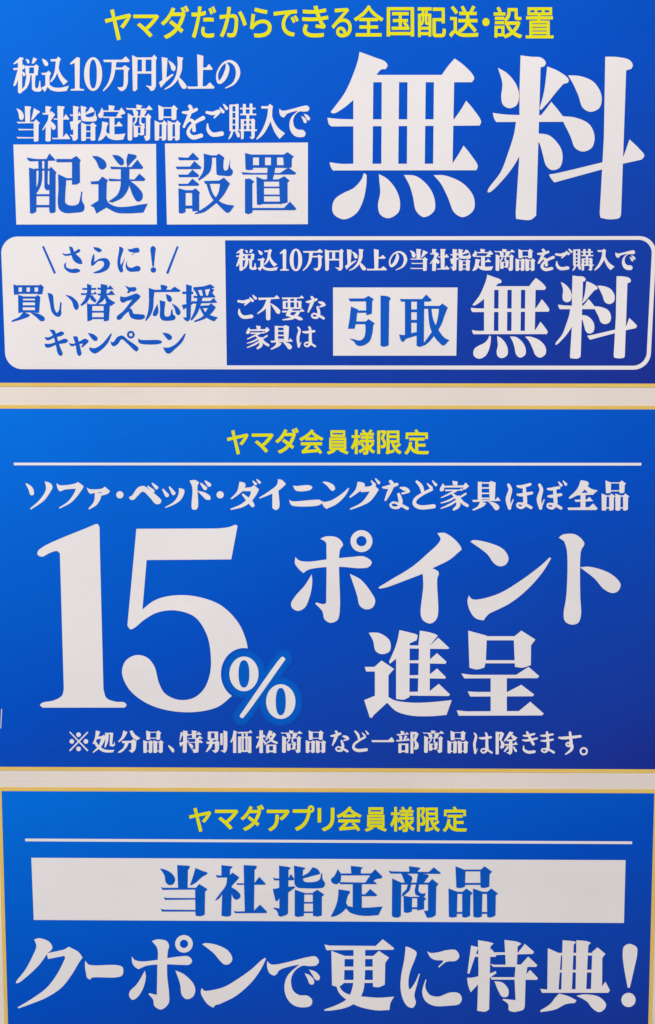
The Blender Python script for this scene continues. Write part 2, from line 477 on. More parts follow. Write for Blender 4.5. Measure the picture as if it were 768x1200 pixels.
# ------------------------------------------------------------------ lettering, traced stroke by stroke
# each entry: the region of the photograph (pixels) it was traced in, enlarged to 768 wide, then its strokes:
# o outline (x,y ; ! = sharp corner), b brush (x,y,width), r bar, g ring, c dot, e oval nought
MINCHO = {
'mu': ((376,56,576,266), """o 175,18! 240,42 290,62 301,80 292,96! 272,98 250,123! 235,140! 150,232! 105,270 60,295 46,290 60,270 110,200 150,110 168,55
o 240,122! 545,122! 575,80 603,48! 640,75 680,115 691,138 680,155! 235,155!
o 30,315! 80,320 150,322! 600,322! 630,280 655,238! 690,280 722,332 715,350! 50,354! 38,345
o 40,515! 90,522 150,522! 592,522! 620,480 643,440! 675,480 707,532 700,551! 55,552! 45,535
o 147,130! 237,130! 233,540! 147,540!;o 275,130! 353,130! 349,540! 273,540!;o 391,130! 473,130! 468,540! 388,540!;o 510,130! 601,130! 593,540! 506,540!
o 195,565 207,572! 205,620 190,690 160,745 105,772 60,750 52,715 65,680 100,655 150,630 185,590
o 262,568! 300,590 340,640 357,695 350,740 305,767 268,750 258,710 268,650 264,600
o 375,572! 430,578 490,630 514,690 510,735 465,762 430,735 415,670 400,620
o 508,573! 560,575 640,610 688,670 688,730 640,762 600,740 575,680 540,610"""),
'ryo': ((566,56,766,266), """o 170,34! 215,40 265,45 284,68 276,84! 260,88! 240,755! 215,774 150,770! 148,745! 165,480! 165,200!
o 551,40! 610,42 660,55 675,78 668,95! 645,102! 622,750! 615,765 570,772 530,765! 526,745! 545,400!
o 68,90! 110,115 150,165 163,215 152,258 118,272 90,255 83,220 88,160
o 290,84! 340,105 385,140 384,155 362,163! 330,200 290,250 262,280! 255,275! 275,200
o 45,293! 100,300 170,303! 262,303! 285,275 308,243! 335,275 360,308! 420,315 480,345 503,400 490,450 450,467 415,450 395,400 362,333! 60,334! 50,315
o 384,124! 440,128 500,155 534,215 525,270 485,288 450,270 430,215 405,160
o 247,385! 300,395 350,450 359,500 345,540 310,550 285,530 270,480 255,430 246,420!
o 150,330! 168,330! 170,480! 130,545 85,600 35,648 22,650 25,635 80,560 115,470 140,390
o 298,570! 330,565 540,515! 545,545! 322,606! 305,585
o 620,520! 640,470 660,412! 700,450 727,485 715,503! 620,524!"""),
'hai': ((10,160,190,270), """o 92,105! 140,112 190,112! 205,84! 225,105 238,120! 110,124! 98,118
o 103,155! 130,163! 140,168! 140,370! 137,378! 118,386! 108,382!
r 130 160 210 170;o 150,118! 168,118! 168,215 160,250 140,285! 138,262! 148,230;o 180,118! 198,118! 196,235! 207,245! 207,268! 188,268! 180,255!
o 205,165! 212,150! 240,178! 236,190! 236,375! 228,382! 208,382! 204,370!
r 136 288 208 298;r 136 342 208 354
r 240 112 325 128;o 320,108! 340,97! 362,118! 357,130! 358,230! 340,240! 318,240! 318,118!;r 280 208 325 218
o 248,187! 275,200! 290,207! 284,300 285,330 300,342 330,344 350,335 358,310 364,275! 370,275! 368,320 380,345 375,372 330,381 280,381 255,365 247,335 250,260"""),
'sou': ((10,160,190,270), """o 418,97! 450,100 485,125 490,150 470,165 455,158 440,125
o 518,92! 550,95 575,115 576,138 562,145! 545,130;o 598,85! 640,95 640,105! 615,130 595,154! 590,120
o 508,150! 560,152! 615,152! 645,115! 675,155! 668,162! 515,163!
o 500,210! 560,214! 630,214! 655,185! 685,212! 680,222! 505,223!
r 562 155 605 230;o 562,215! 605,215! 600,260 570,305 520,330! 500,325! 545,290 560,250
o 605,218! 650,255 672,290 665,318 645,325 625,300 603,240!
o 410,225! 450,222! 470,200! 498,218! 492,232! 490,310! 500,330 540,350 600,350 660,340 697,335! 675,380! 600,384 540,380 490,355! 440,385! 428,355! 410,345! 450,320! 450,238! 415,238!"""),
'setsu': ((190,160,370,270), """o 80,103! 130,106! 155,80! 185,110! 180,118! 85,118!;o 68,150! 140,150! 162,122! 198,155! 192,163! 75,163!
o 80,190! 130,190! 152,165! 185,192! 182,203! 85,203!;o 80,236! 130,236! 152,210! 186,238! 182,246! 85,247!
o 82,258! 118,268! 118,378! 100,385! 84,382!;o 150,270! 168,258! 190,280! 186,290! 186,372! 152,374!;r 115 268 155 282;r 115 345 155 360
o 208,85! 250,95! 250,130 240,175 215,200 185,220! 180,215! 205,175 210,130;r 245 94 275 105
o 270,95! 285,85! 312,105! 308,120! 308,160 315,170 328,165 335,140 342,110! 340,150 355,175 345,195 300,195 275,190 272,170
o 210,222! 285,220! 310,205! 340,235! 335,245! 310,290 280,325! 250,350 210,378 165,388! 162,385! 220,350 260,315 282,280 290,236! 215,236!
o 220,230! 237,230! 255,285 290,325 320,338 362,345! 335,380 320,380! 280,340 245,300"""),
'chi': ((190,160,370,270), """o 415,82! 455,92! 455,165! 435,168! 418,165!;r 450 90 610 104;r 450 143 612 156;r 485 95 515 150;r 545 95 575 150
o 605,92! 628,78! 660,100! 650,110! 648,155! 610,158!
o 395,178! 450,182! 590,182! 632,155! 672,182! 665,190! 405,190!;o 528,150! 568,150! 560,190! 552,222! 525,222!
o 472,200! 510,215! 510,335! 490,342! 475,340!;r 505 214 600 225;r 505 250 600 258;r 505 290 600 298;r 505 325 600 337
o 585,212! 612,198! 638,220! 628,230! 628,330! 590,338!
o 415,212! 440,210! 462,225! 452,235! 452,357! 610,357! 640,325! 672,360! 665,368! 455,368! 450,382! 430,388! 415,382!"""),
'in': ((380,330,560,430), """o 122,85! 200,85! 222,72! 248,88! 240,98! 238,160! 212,168! 210,98! 130,98!;r 160 145 215 155
o 135,125! 170,140! 165,150! 160,200! 152,235! 120,235! 128,190!;r 150 200 225 212
o 205,203! 222,188! 252,208! 245,220! 240,260 225,300 190,320 165,318 150,300 128,285! 145,288 180,295 200,280 208,240
o 283,70! 320,75 332,85 325,95! 322,318! 300,325 283,320!"""),
'tori': ((380,330,560,430), """o 378,88! 490,88! 510,65! 538,92! 530,99! 385,99!;r 405 95 435 265;o 465,95! 500,95! 498,318! 480,325 463,320!
r 430 140 470 152;r 430 192 470 205;o 375,265! 400,268! 465,252! 465,268! 410,285! 395,302! 385,295!
r 498 122 590 135;o 570,128! 592,110! 618,130! 605,160 585,215 560,255 525,300 500,320! 497,310! 530,265 560,215 572,165 575,138!
o 520,130! 535,130! 545,190 570,240 600,280 625,293! 600,318 590,318! 555,280 530,225"""),
'po': ((330,615,540,735), """o 167,60! 190,50 240,55 264,85 250,110 250,370 240,408 210,420 185,405 175,370 145,338! 150,333! 180,340 192,335! 193,110 190,75
o 60,138! 75,152 110,158 200,148 300,138 355,136 387,160 375,180 340,186 250,180 150,185 110,195 95,207! 75,190 58,165
g 343 70 47 22;o 130,212! 132,250 122,305 100,355 70,369 45,355 42,335 60,305 100,260
o 293,210! 340,235 385,290 402,325 390,355 360,362 335,345 325,305"""),
'i': ((330,615,540,735), """o 668,36! 700,35 750,70 772,105 762,115! 720,150 645,187! 600,212! 540,235 450,268 420,274! 416,268! 470,235 560,180 630,120 672,80 682,60
o 640,183! 672,200 675,212! 668,230 670,390 655,415 635,423 608,410 597,385 608,260 605,203!"""),
'n': ((530,615,740,735), """o 78,72! 90,66 150,75 220,105 242,145 230,170 205,178 180,165 150,125
o 72,303! 85,318 110,320 200,295 300,235 380,175 418,140! 425,143! 390,200 330,270 250,335 160,380! 145,395 135,410! 100,400 75,365 66,325"""),
'to': ((530,615,740,735), """o 457,55! 475,42 530,42 567,80 555,105 550,130 549,300 552,390 540,420 515,428 485,415 478,385 490,300 492,110 480,70!
o 548,182! 590,180 680,210 722,255 710,285 685,292 650,275 610,230"""),
'shin': ((415,730,645,850), """o 58,38! 100,40 140,70 140,110 110,122 85,110 75,70
o 178,28! 220,38 248,48 245,68! 218,80! 217,290! 195,300 165,297! 165,140! 140,160! 138,150! 160,100 172,60
o 258,30! 300,38 327,50 318,62! 300,85! 252,88!;o 255,80! 298,80! 296,285! 250,285!
o 212,88! 298,88! 330,58! 373,98! 368,102! 212,100!;o 212,147! 295,145! 325,118! 362,152! 358,160! 212,157!
o 212,205! 295,203! 325,178! 360,212! 356,218! 212,216!;o 212,270! 295,268! 332,238! 376,280! 370,286! 212,284!
o 42,172! 80,172! 108,147! 157,180! 135,205! 135,290! 160,303 230,312 300,310 383,302! 362,360! 300,365 220,362 165,345 130,312! 78,360! 70,372! 62,370! 40,302! 82,285! 82,190! 48,190!"""),
'tei': ((415,730,645,850), """o 447,30! 520,50! 516,150! 510,175! 480,182 452,175!;r 515 52 632 68;o 625,55! 655,30! 710,65! 693,88! 692,165! 660,175 630,172!;r 510 146 635 158
o 420,198! 460,203! 635,203! 683,172! 725,208! 718,216! 432,217!;r 535 210 598 355
o 445,268! 480,270! 600,270! 655,242! 705,280! 700,287! 455,288!;o 402,342! 440,346! 645,345! 690,308! 743,355! 735,362! 410,363!"""),
'one': ((30,600,300,840), """o 230,42! 240,40 247,50! 248,120! 260,590! 270,620 300,632 330,635 337,644 330,652! 58,652! 49,644 56,636 95,628 122,612 128,590! 115,138! 105,130 80,137 55,149 40,141 46,125"""),
'five': ((30,600,300,840), """o 370,56! 640,55! 680,50 700,42! 707,47! 686,158! 404,160! 390,325! 430,295 480,280 560,280 650,310 710,370 736,430 742,462! 710,463 678,490 662,530 668,575 690,612! 640,650 560,667 470,660 400,635 345,590 322,535 335,495 370,477 405,485 430,515 445,570 465,605 510,626 560,620 595,590 615,540 618,480 605,410 565,350 500,328 440,335 395,360 365,385 350,391 340,378!"""),
'percent': ((250,750,370,860), """e 231 254 109 130 41 103;e 507 462 110 130 38 103;o 512,128 522,125 540,140 540,148! 228,580 218,586 200,575 200,565!"""),
'tou': ((180,1005,330,1085), """o 38,65! 70,72 110,95 130,130 120,158 95,165 75,150 65,105;o 142,45! 180,47 218,52 217,62! 207,75! 205,185! 148,185!
o 252,62! 290,78 325,92 318,102! 290,118 255,150 225,167! 220,163! 235,120
o 45,177! 60,181! 255,181! 275,158! 325,190! 310,205! 308,340! 300,348! 275,352 252,348! 250,192! 55,194!
o 62,237! 80,242! 253,243! 253,252! 70,254!;o 43,307! 60,312! 253,314! 253,324! 52,324!"""),
'sha': ((180,1005,330,1085), """o 408,45! 450,50 475,55 470,63! 460,70! 458,112! 408,112!
o 373,103! 390,107! 455,107! 475,90! 515,118! 510,127! 470,170! 466,345! 455,352 425,353 408,348! 412,220! 395,245 375,257! 371,253! 400,215 435,165 442,120! 382,120!
o 466,178! 490,190 520,220 520,240 495,253 478,240 466,205!;o 541,45! 580,47 620,52 617,65! 607,75! 603,328! 548,328!
o 497,152! 515,154! 605,154! 635,115! 675,158! 670,163! 505,164!;o 482,320! 500,323! 600,321! 640,282! 682,325! 680,333! 490,334!"""),
'shi': ((310,1005,460,1085), """o 88,48! 140,55! 160,62! 145,75! 142,335! 130,345 100,355! 85,350! 75,320 52,305! 60,300! 90,305!
o 50,120! 70,125! 143,127! 158,98! 180,128! 175,136! 60,137!;o 50,187! 65,187! 92,180! 180,172! 185,180! 140,212! 92,240! 78,262! 66,258!
o 177,48! 240,60! 247,66! 232,75! 232,130 240,143 270,148 320,140 335,125 340,95! 347,95! 350,130 364,155 355,178 330,184 240,184 200,180 182,160 180,120!
o 290,57! 320,70 335,92! 330,100! 290,110 230,127! 228,112! 265,90!
o 182,192! 240,212! 237,350! 200,357! 182,350!;r 232 213 300 222;r 232 266 300 276;r 232 323 300 333;o 290,210! 318,193! 360,222! 345,235! 345,348! 320,354! 292,350!"""),
'tei2': ((310,1005,460,1085), """o 518,50! 570,55 592,60! 580,72! 578,100! 522,100!;o 440,70! 455,90 460,110 455,145 430,160 405,150 400,130 420,110
o 450,95! 640,95! 665,70! 710,115! 700,126! 670,130 640,152! 610,142! 635,107! 450,107!
o 450,147! 600,150! 640,130! 675,155! 670,160! 455,160!;r 530 155 585 302
o 580,220! 605,220! 635,188! 678,225! 670,232! 580,232!
o 445,190! 510,200! 515,208! 500,230! 490,270! 500,290! 540,298 620,300 710,293! 685,345! 620,350 560,345 515,330 490,305! 465,330 430,350 402,356! 400,350! 425,300 440,250"""),
'shou': ((450,1005,600,1085), """o 150,52! 200,58 222,62! 205,78! 200,92! 155,92!;o 28,78! 50,83! 270,86! 300,58! 342,92! 338,98! 40,96!
o 105,96! 140,96! 170,118 165,145 145,160! 125,150! 115,120!;o 205,94! 265,102! 270,112! 240,150! 215,162! 195,155!
o 50,125! 105,150! 102,350! 85,360 55,358! 48,345!;r 100 150 280 162;o 270,150! 290,128! 328,158! 315,175! 312,345! 290,358 260,362! 240,320! 265,318! 265,155!
o 145,155! 165,155! 155,195 130,220 108,235! 112,215 135,190;o 195,155! 212,155! 207,200! 225,215 250,213! 245,232 215,232 190,220 185,195!
o 118,228! 170,238! 168,325! 140,332 120,328!;r 165 235 205 244;r 165 298 205 310;o 200,240! 225,228! 255,245! 242,260! 242,310! 200,318!"""),
'hin': ((450,1005,600,1085), """o 430,52! 490,75! 487,175! 460,183 435,180!;r 485 72 590 83;r 485 152 590 164;o 578,75! 605,52! 650,85! 635,100! 633,175! 600,183 580,178!
o 388,185! 442,205! 438,355! 410,360 390,355!;r 436 205 480 218;r 436 326 480 338;o 470,208! 495,185! 533,212! 520,228! 518,350! 490,360 470,356!
o 535,185! 592,205! 588,355! 560,360 537,355!;r 586 205 625 218;r 586 326 625 338;o 618,208! 645,185! 685,215! 672,228! 670,348! 640,360 620,356!"""),
'ku': ((15,1090,235,1195), """o 88,38! 110,33 150,48 163,72 155,85! 145,92! 110,140 70,180 25,215 15,217 14,212 50,165 80,110 97,65
o 140,95! 210,80! 230,68! 270,90 286,112! 270,135! 240,185 200,235 140,275 80,300 25,320! 20,316! 80,280 140,235 185,175 215,115! 212,105! 145,118!"""),
'bar': ((15,1090,235,1195), """o 297,125! 310,140 330,144 425,143 448,150 453,165 448,185 425,193 335,193 322,196 318,203! 305,195 300,175 296,150"""),
'po2': ((15,1090,235,1195), """o 570,45! 590,38 630,45 640,65 635,85 632,180 640,260 638,300 607,325 580,310 575,285 556,262! 560,258! 590,265! 592,150 592,75
o 487,107! 500,122 530,128 590,122 680,108 720,108 734,125 725,140 690,142 630,140 550,145 525,155 515,160! 500,150 490,135
g 701 56 36 17;o 541,165! 545,190 535,235 510,275 490,285 477,270 480,250 505,225 525,195;o 666,165! 700,180 740,220 747,250 735,275 710,282 692,265 685,220"""),
'n2': ((220,1090,400,1195), """o 73,70! 90,65 150,75 205,105 224,145 210,168 185,172 160,150 130,115
o 70,290! 85,303 110,302 180,285 250,245 320,195 370,150 388,138! 392,143! 370,190 320,260 240,330 160,370! 140,375 128,388! 100,370 75,335 66,310"""),
'de': ((220,1090,400,1195), """o 398,155! 415,170 440,172 520,155 600,135 640,132 657,155 645,175 610,180 575,178 540,200 520,235 518,270 530,305 560,325 600,328 623,350 615,378 570,386 530,375 500,345 485,300 490,250 510,215 550,180 560,172! 510,182 460,200 445,220 432,228! 410,215 398,185
o 585,215! 610,225 632,250 630,270 612,270 600,245;o 607,197! 640,208 662,235 655,250 640,248 625,225"""),
'sara': ((370,1090,560,1195), """o 42,68! 65,73! 285,75! 318,43! 372,85! 368,93! 52,95!;o 75,98! 138,122! 135,250! 110,268 78,262!
r 132 122 280 137;r 132 173 280 189;r 132 236 280 250;o 270,125! 300,98! 348,130! 330,155! 328,258! 300,270 272,268!
o 180,88! 235,88! 233,230 225,290 200,335 150,365 80,380 42,382! 42,376! 110,350 155,320 175,270 180,230!
o 97,260! 110,265 130,290 160,305 230,315 300,320 372,315! 355,345 350,378! 290,380 200,360 140,325 110,295"""),
'ni': ((370,1090,560,1195), """o 427,77! 450,85 478,105 470,140 450,190 440,240 445,280 470,250 490,205! 494,208! 480,260 468,310 475,345 460,368 435,360 415,330 403,280 405,220 420,140
o 528,100! 545,108 580,105 620,95 665,95 681,125 665,145 620,150 585,177! 580,174! 605,145 570,142 545,130
o 520,235! 525,235! 520,270 540,305 580,315 640,295 680,300 693,325 680,350 630,358 560,358 520,335 505,295"""),
'toku': ((530,1090,768,1195), """o 72,58! 100,65! 92,85 80,120 65,165! 58,163! 65,110;o 75,90! 135,90! 148,70! 168,95! 164,101! 75,101!
o 98,38! 140,45 157,50! 145,62! 140,300! 125,308 95,305! 100,150!;o 57,180! 75,180! 140,165! 165,155! 168,162! 140,182! 98,205! 75,230! 70,235! 60,205
o 198,37! 250,45 262,52! 248,62! 245,135! 203,135!;o 160,84! 250,84! 275,52! 310,82! 305,90! 165,94!;o 145,127! 160,131! 260,130! 288,100! 322,132! 318,139! 155,139!
o 145,178! 270,178! 295,150! 325,182! 320,188! 150,187!;o 240,138! 285,138! 278,180! 275,285! 270,300 235,310! 215,303 212,280 190,263! 195,260! 240,265! 236,180!
o 160,193! 190,198 213,225 210,250 190,252 175,230"""),
'ten': ((530,1090,768,1195), """o 362,68! 400,85! 412,95! 402,230! 360,230!;o 418,38! 460,42 470,45! 460,55! 453,225! 413,225!;o 470,38! 510,42 525,48! 515,58! 507,225! 467,225!
r 400 86 545 96;r 395 150 545 160;o 530,82! 550,65! 580,90! 568,105! 567,228! 525,228!
o 333,222! 360,225! 560,222! 580,195! 597,228! 590,237! 340,237!;o 405,240! 440,250 470,265! 465,275! 430,280 390,300 335,310! 333,304! 370,280 390,255!
o 470,248! 500,243 555,252 582,280 575,300 555,310 530,295 510,270"""),
'ex': ((530,1090,768,1195), """o 670,52 698,65 700,90 690,140 672,218! 664,218! 650,140 645,90 650,62;c 667 264 27"""),
'kai': ((10,320,140,430), """o 35,78! 70,90! 68,148! 40,150!;r 60 85 230 98;r 65 130 215 143;r 95 92 125 135;r 150 92 180 135;o 208,92! 222,78! 243,95! 235,145! 205,148!
o 68,150! 100,160! 98,270! 70,278!;r 95 163 195 176;r 95 190 195 202;r 95 224 195 236;r 95 258 195 272;o 185,165! 202,152! 220,165! 212,275! 185,275!
o 105,270! 150,290! 140,302! 90,320 25,338! 22,330! 75,305!;o 152,272! 215,285 250,310 248,328 225,332 200,310"""),
'ii': ((10,320,140,430), """o 272,137! 305,150 312,200 320,250 335,275 350,260 360,200! 368,205! 365,250 365,285 350,302 325,295 300,265 288,210;o 395,150! 440,165 480,205 485,240 470,255 455,240 440,195"""),
'gae': ((10,320,140,430), """o 545,75! 575,85! 568,150 545,200 505,228! 500,220! 530,180 545,130;r 512 104 608 115;o 500,140! 590,140! 600,128! 615,145! 505,152!
o 565,155! 580,152! 610,190! 600,205! 568,180!;o 615,102! 690,102! 705,85! 730,112! 618,114!;o 618,142! 690,142! 715,120! 740,150! 620,154!
o 640,75! 685,85! 675,150 655,190 615,218! 608,212! 635,170 640,120;o 660,155! 680,152! 700,180 740,205! 710,228! 680,205!
o 545,208! 580,222! 578,325! 548,335!;r 570 216 670 227;r 570 262 670 273;r 570 306 670 318;o 660,222! 680,205! 702,225! 695,328! 662,335!"""),
'e': ((130,320,270,430), """o 92,80! 120,92 158,92 165,105 150,118 130,118 112,130! 105,125! 112,112
o 62,150! 90,155 140,140 165,132 190,150 180,165 140,205 120,225! 135,235 145,260 180,265 215,270 218,285 200,297 160,297 130,285 120,265 115,245! 85,270 70,290 55,300 40,295 40,280 80,245 140,170! 100,180 80,190 62,178"""),
'ou': ((130,320,270,430), """o 320,75! 355,82 365,90! 358,100! 355,112! 325,112!;o 245,95! 280,108! 385,108! 410,88! 448,112! 440,120! 280,122! 275,160 272,220 258,265 228,307! 222,305! 240,250 247,180!
o 355,135! 385,150 392,175 380,185 365,175;o 300,200! 305,250 290,275 272,272 275,250
o 315,175! 350,185! 345,270 355,280 380,275 390,235! 396,235! 400,265 415,280 410,298 380,305 335,303 318,285 318,230;o 392,195! 430,220 448,255 435,270 420,260 412,230"""),
'en': ((130,320,270,430), """o 485,72! 520,82! 512,290! 495,310 475,300! 465,285! 487,285!;r 460 120 530 134;o 458,205! 485,200 530,180! 532,190! 510,210 480,225 468,235!
o 530,92! 600,85 640,72! 668,92! 640,100 535,112!;o 540,112! 560,112! 575,145! 560,150!;o 585,108! 605,106! 612,145! 595,150!;o 640,98! 665,105! 640,150! 625,145!
o 530,148! 640,145! 655,130! 675,155! 535,160!;o 520,183! 640,180! 662,160! 685,190! 525,196!;o 560,150! 590,155! 575,210 555,260 520,305! 513,300! 540,240
o 560,212! 630,208! 645,195! 675,220! 650,255 610,290 540,315! 535,308! 590,280 625,225! 565,225!;o 570,215! 590,225! 615,260 650,275 688,285! 665,310! 630,295 595,265"""),
'ki': ((10,320,140,430), """o 285,393! 315,395 325,410 340,460 360,520 375,560 362,573 345,560 330,500 310,430;o 250,445! 280,445 330,420 370,405 385,418 370,432 320,445 270,465
o 250,490! 290,490 350,470 395,455 413,470 395,483 340,492 280,515 260,512"""),
'ya': ((10,320,140,430), """o 448,440! 475,440 485,470 500,530 505,560 490,573 478,560 465,490;o 420,485! 450,490 500,470 530,455 555,470 545,485 510,515! 505,510! 515,488 470,498 435,505"""),
'n3': ((10,320,140,430), """o 550,415! 590,425 617,450 610,468 590,465;o 560,515! 600,520 650,490 710,418! 716,422! 690,480 650,525 605,555 590,555 565,535"""),
'pe': ((130,320,270,430), """o 0,440! 15,445 45,410 75,403 110,430 160,465 178,485 165,503 145,490 110,455 70,425 45,455 20,470 5,460;g 129 396 24 12"""),
'bar2': ((130,320,270,430), """o 177,422! 195,430 310,432 328,440 320,452 200,455 180,445"""),
'n4': ((130,320,270,430), """o 332,383! 370,390 393,410 385,428 370,428;o 337,478! 370,480 420,455 475,390! 482,390! 460,440 410,490 375,517 355,510"""),
'slash': ((40,280,220,335), """o 40,38! 50,35! 110,170! 100,175!"""),
'slash2': ((40,280,220,335), """o 714,36! 724,38! 672,175! 660,172!"""),
'sa': ((40,280,220,335), """o 140,70! 160,75 200,65 225,50 232,60 215,72 165,85 150,82;o 175,38! 190,40 205,70 235,100 243,125! 225,125 200,110 185,75
o 160,115! 162,140 185,150 215,148 232,158 220,168 180,168 155,150 150,130"""),
'ra': ((40,280,220,335), """o 295,40! 325,45 340,58 325,68! 305,55;o 300,72! 303,95 300,115! 330,98 365,98 380,120 370,150 330,170 297,172! 296,168! 335,150 350,130 345,112 320,112 300,130 288,135 285,120 293,85"""),
'ex2': ((40,280,220,335), """o 595,35 608,45 605,80 600,138! 592,138! 585,80 583,45;c 597 155 14"""),
'zei': ((10,60,150,115), """o 75,38! 100,45! 85,62 35,85! 32,80!;o 30,110! 75,105! 95,85! 110,100! 100,115! 35,122!;o 62,68! 90,60! 88,265! 72,272 62,262!
o 62,115! 80,118! 70,160 45,220 35,225! 32,220!;o 86,128! 105,140 108,158 95,160!;o 110,50! 130,55 135,75 125,80!;o 160,40! 185,50! 165,78! 150,80!
o 108,92! 135,97! 133,155! 112,155!;r 130 95 172 104;r 130 143 172 154;o 165,95! 180,85! 195,98! 188,155! 165,155!
o 118,150! 142,150! 135,200 115,240 70,272! 68,265! 105,225!;o 150,150! 175,150! 172,225 178,238 190,235 200,190! 206,192! 208,230 215,245 205,258 170,258 152,245!"""),
'komi': ((10,60,150,115), """o 215,48! 240,58 256,80 250,95 235,92;o 212,140! 245,138! 258,125! 275,142! 265,160! 265,215! 285,230 330,235 390,222! 375,255! 320,260 275,250 252,230! 235,262! 212,235! 238,220! 238,152! 218,152!
o 270,52! 310,50! 320,35! 338,50! 330,65! 320,120 300,170 275,200! 268,195! 295,140 305,65! 275,66!;o 318,80! 330,130 355,170 382,195! 355,218! 330,180 313,130"""),
'one2': ((10,60,150,115), """o 440,40! 458,42! 456,235! 465,243 485,245! 485,252! 402,252! 402,245! 425,242 430,235! 428,75! 400,85! 398,78!"""),
'zero': ((10,60,150,115), """e 545 147 57 107 25 94"""),
'man': ((10,60,150,115), """o 610,55! 730,55! 755,33! 780,60! 775,70! 615,70!;o 665,65! 695,65! 690,105! 730,105! 748,90! 780,112! 770,130 768,200 755,240 730,258! 715,250 700,232! 735,228 742,180 742,118! 688,118! 675,175 645,225 612,258! 608,252! 640,205 660,140"""),
'yen': ((145,60,285,115), """o 55,25! 90,42! 88,245! 70,258 60,252!;r 85 40 190 54;o 180,42! 197,22! 215,42! 208,60! 208,225! 195,250 175,255! 165,240 142,220! 180,225!;r 85 130 185 144;r 118 45 142 135"""),
'ijou': ((145,60,285,115), """o 245,38! 283,45! 275,170! 315,145! 322,152! 270,200! 240,235! 228,200! 250,185!;o 285,58! 315,75 335,105 325,128 310,120 300,90
o 345,35! 385,42! 378,60 375,120 350,180 310,225 265,248! 263,242! 305,210 335,160 348,90;o 350,160! 385,195 405,225 400,240 380,240 355,200!"""),
'ue': ((145,60,285,115), """o 473,20! 513,30! 508,230! 478,230!;o 500,105! 530,105! 550,82! 573,112! 568,120! 500,120!;o 410,225! 430,228! 530,225! 555,200! 585,232! 580,240! 415,242!"""),
'no': ((145,60,285,115), """b 660,75,8 668,110,26 650,165,30 620,200,22 604,185,14 604,140,12 635,85,12 680,64,16 722,90,24 736,145,28 710,205,16 656,237,6"""),
'wo': ((128,118,248,173), """b 555,88,14 600,88,26 655,66,20;b 605,42,22 615,60,22 600,110,24 562,195,16;b 575,172,14 605,145,18 630,160,22 638,222,24;b 705,130,28 650,160,22 605,205,20 595,245,24 630,275,30 690,262,28"""),
'go': ((245,118,365,173), """b -15,88,18 30,95,24 75,82,24 40,128,7;b -10,175,7 -5,220,22 30,254,30 95,247,32;b 85,55,8 106,83,20;b 112,30,8 133,58,20"""),
'kou': ((245,118,365,173), """r 155 30 176 228;r 200 25 222 228;r 165 30 210 40;r 165 82 210 90;r 165 130 210 138;r 165 175 210 183;r 165 217 210 228;o 170,226! 185,226! 165,275 145,292!;o 195,225! 225,240 230,270 215,275!
r 235 54 350 64;r 256 25 276 105;r 306 22 326 105;r 235 98 355 108;o 240,138! 262,145! 260,285! 242,290!;o 318,145! 330,132! 345,145! 342,275! 325,290! 305,272! 320,270!;r 240 140 340 149;r 240 176 340 185;r 230 216 360 227;r 282 105 302 216"""),
'nyu': ((245,118,365,173), """o 392,42! 445,42! 455,25! 480,42! 475,65! 470,130 440,200 400,260 360,292! 357,286! 400,220 435,130 445,58! 395,58!;o 465,90! 485,150 520,205 570,245! 545,270 530,285! 500,245 475,190 460,140!"""),
'fu': ((270,335,390,415), """o 210,90! 330,88! 350,70! 372,95! 215,106!;o 275,100! 305,100! 290,140 255,180 205,212! 202,206! 245,165;o 268,140! 302,130! 300,250! 285,258 270,252!;o 300,128! 350,160 375,190 365,210 350,205 330,175"""),
'you': ((270,335,390,415), """o 388,88! 520,88! 535,72! 555,92! 392,100!;r 395 114 416 172;r 512 114 533 172;r 395 114 530 123;r 395 162 530 172;r 432 95 450 170;r 480 95 498 170;o 388,187! 520,187! 540,172! 558,192! 392,199!
o 440,172! 470,178! 450,215 500,225 535,240 545,255! 520,258! 480,240 420,225! 418,215!;o 500,192! 525,192! 505,225 470,250 395,258! 390,252! 450,238 485,215"""),
'na': ((270,335,390,415), """b 572,120,10 600,118,22 645,102,18;b 612,85,18 622,105,20 604,150,22 585,195,10;b 665,122,10 690,130,24 708,145,12 675,155,12;b 655,160,16 665,200,22 655,235,18 625,238,14 612,222,12 630,208,12 670,225,16 700,243,18"""),
'ka': ((270,335,390,415), """o 195,298! 228,303! 225,325! 200,325!;o 140,312! 148,330 140,358 122,358 122,345;o 140,328! 262,325! 275,308! 295,330! 275,348! 255,352! 262,338! 145,338!;o 150,350! 240,350! 250,342! 258,356! 155,360!
b 215,358,14 180,375,11 130,398,6;b 195,375,10 225,405,22 230,445,24 205,468,14;b 220,390,11 175,415,11 128,430,6;b 222,415,11 180,440,13 128,462,6;b 275,375,12 250,390,11 230,395,8;b 232,390,10 255,425,18 285,445,18"""),
'gu': ((270,335,390,415), """r 335 300 358 412;o 400,305! 412,295! 440,305! 435,412! 405,412!;r 340 303 420 312;r 350 334 405 343;r 350 367 405 376;r 350 398 405 407;o 302,412! 440,410! 452,394! 470,417! 308,425!
o 350,420! 385,432! 370,450 310,478! 302,472! 335,450;o 395,420! 440,432 462,455 455,472 440,475 420,450"""),
'ha': ((270,335,390,415), """b 508,312,12 520,335,18 508,390,20 514,455,16;b 518,452,8 530,425,5;b 545,345,10 570,348,18 630,340,16;b 592,310,14 600,330,18 600,400,22 602,430,20 580,453,13 560,446,11 562,430,11 590,426,13 636,453,15"""),
'so': ((20,555,200,605), """b 48,52,8 68,75,22 75,98,22;o 140,38! 170,50 178,68 165,95 135,135 70,180! 66,174! 115,130 145,80"""),
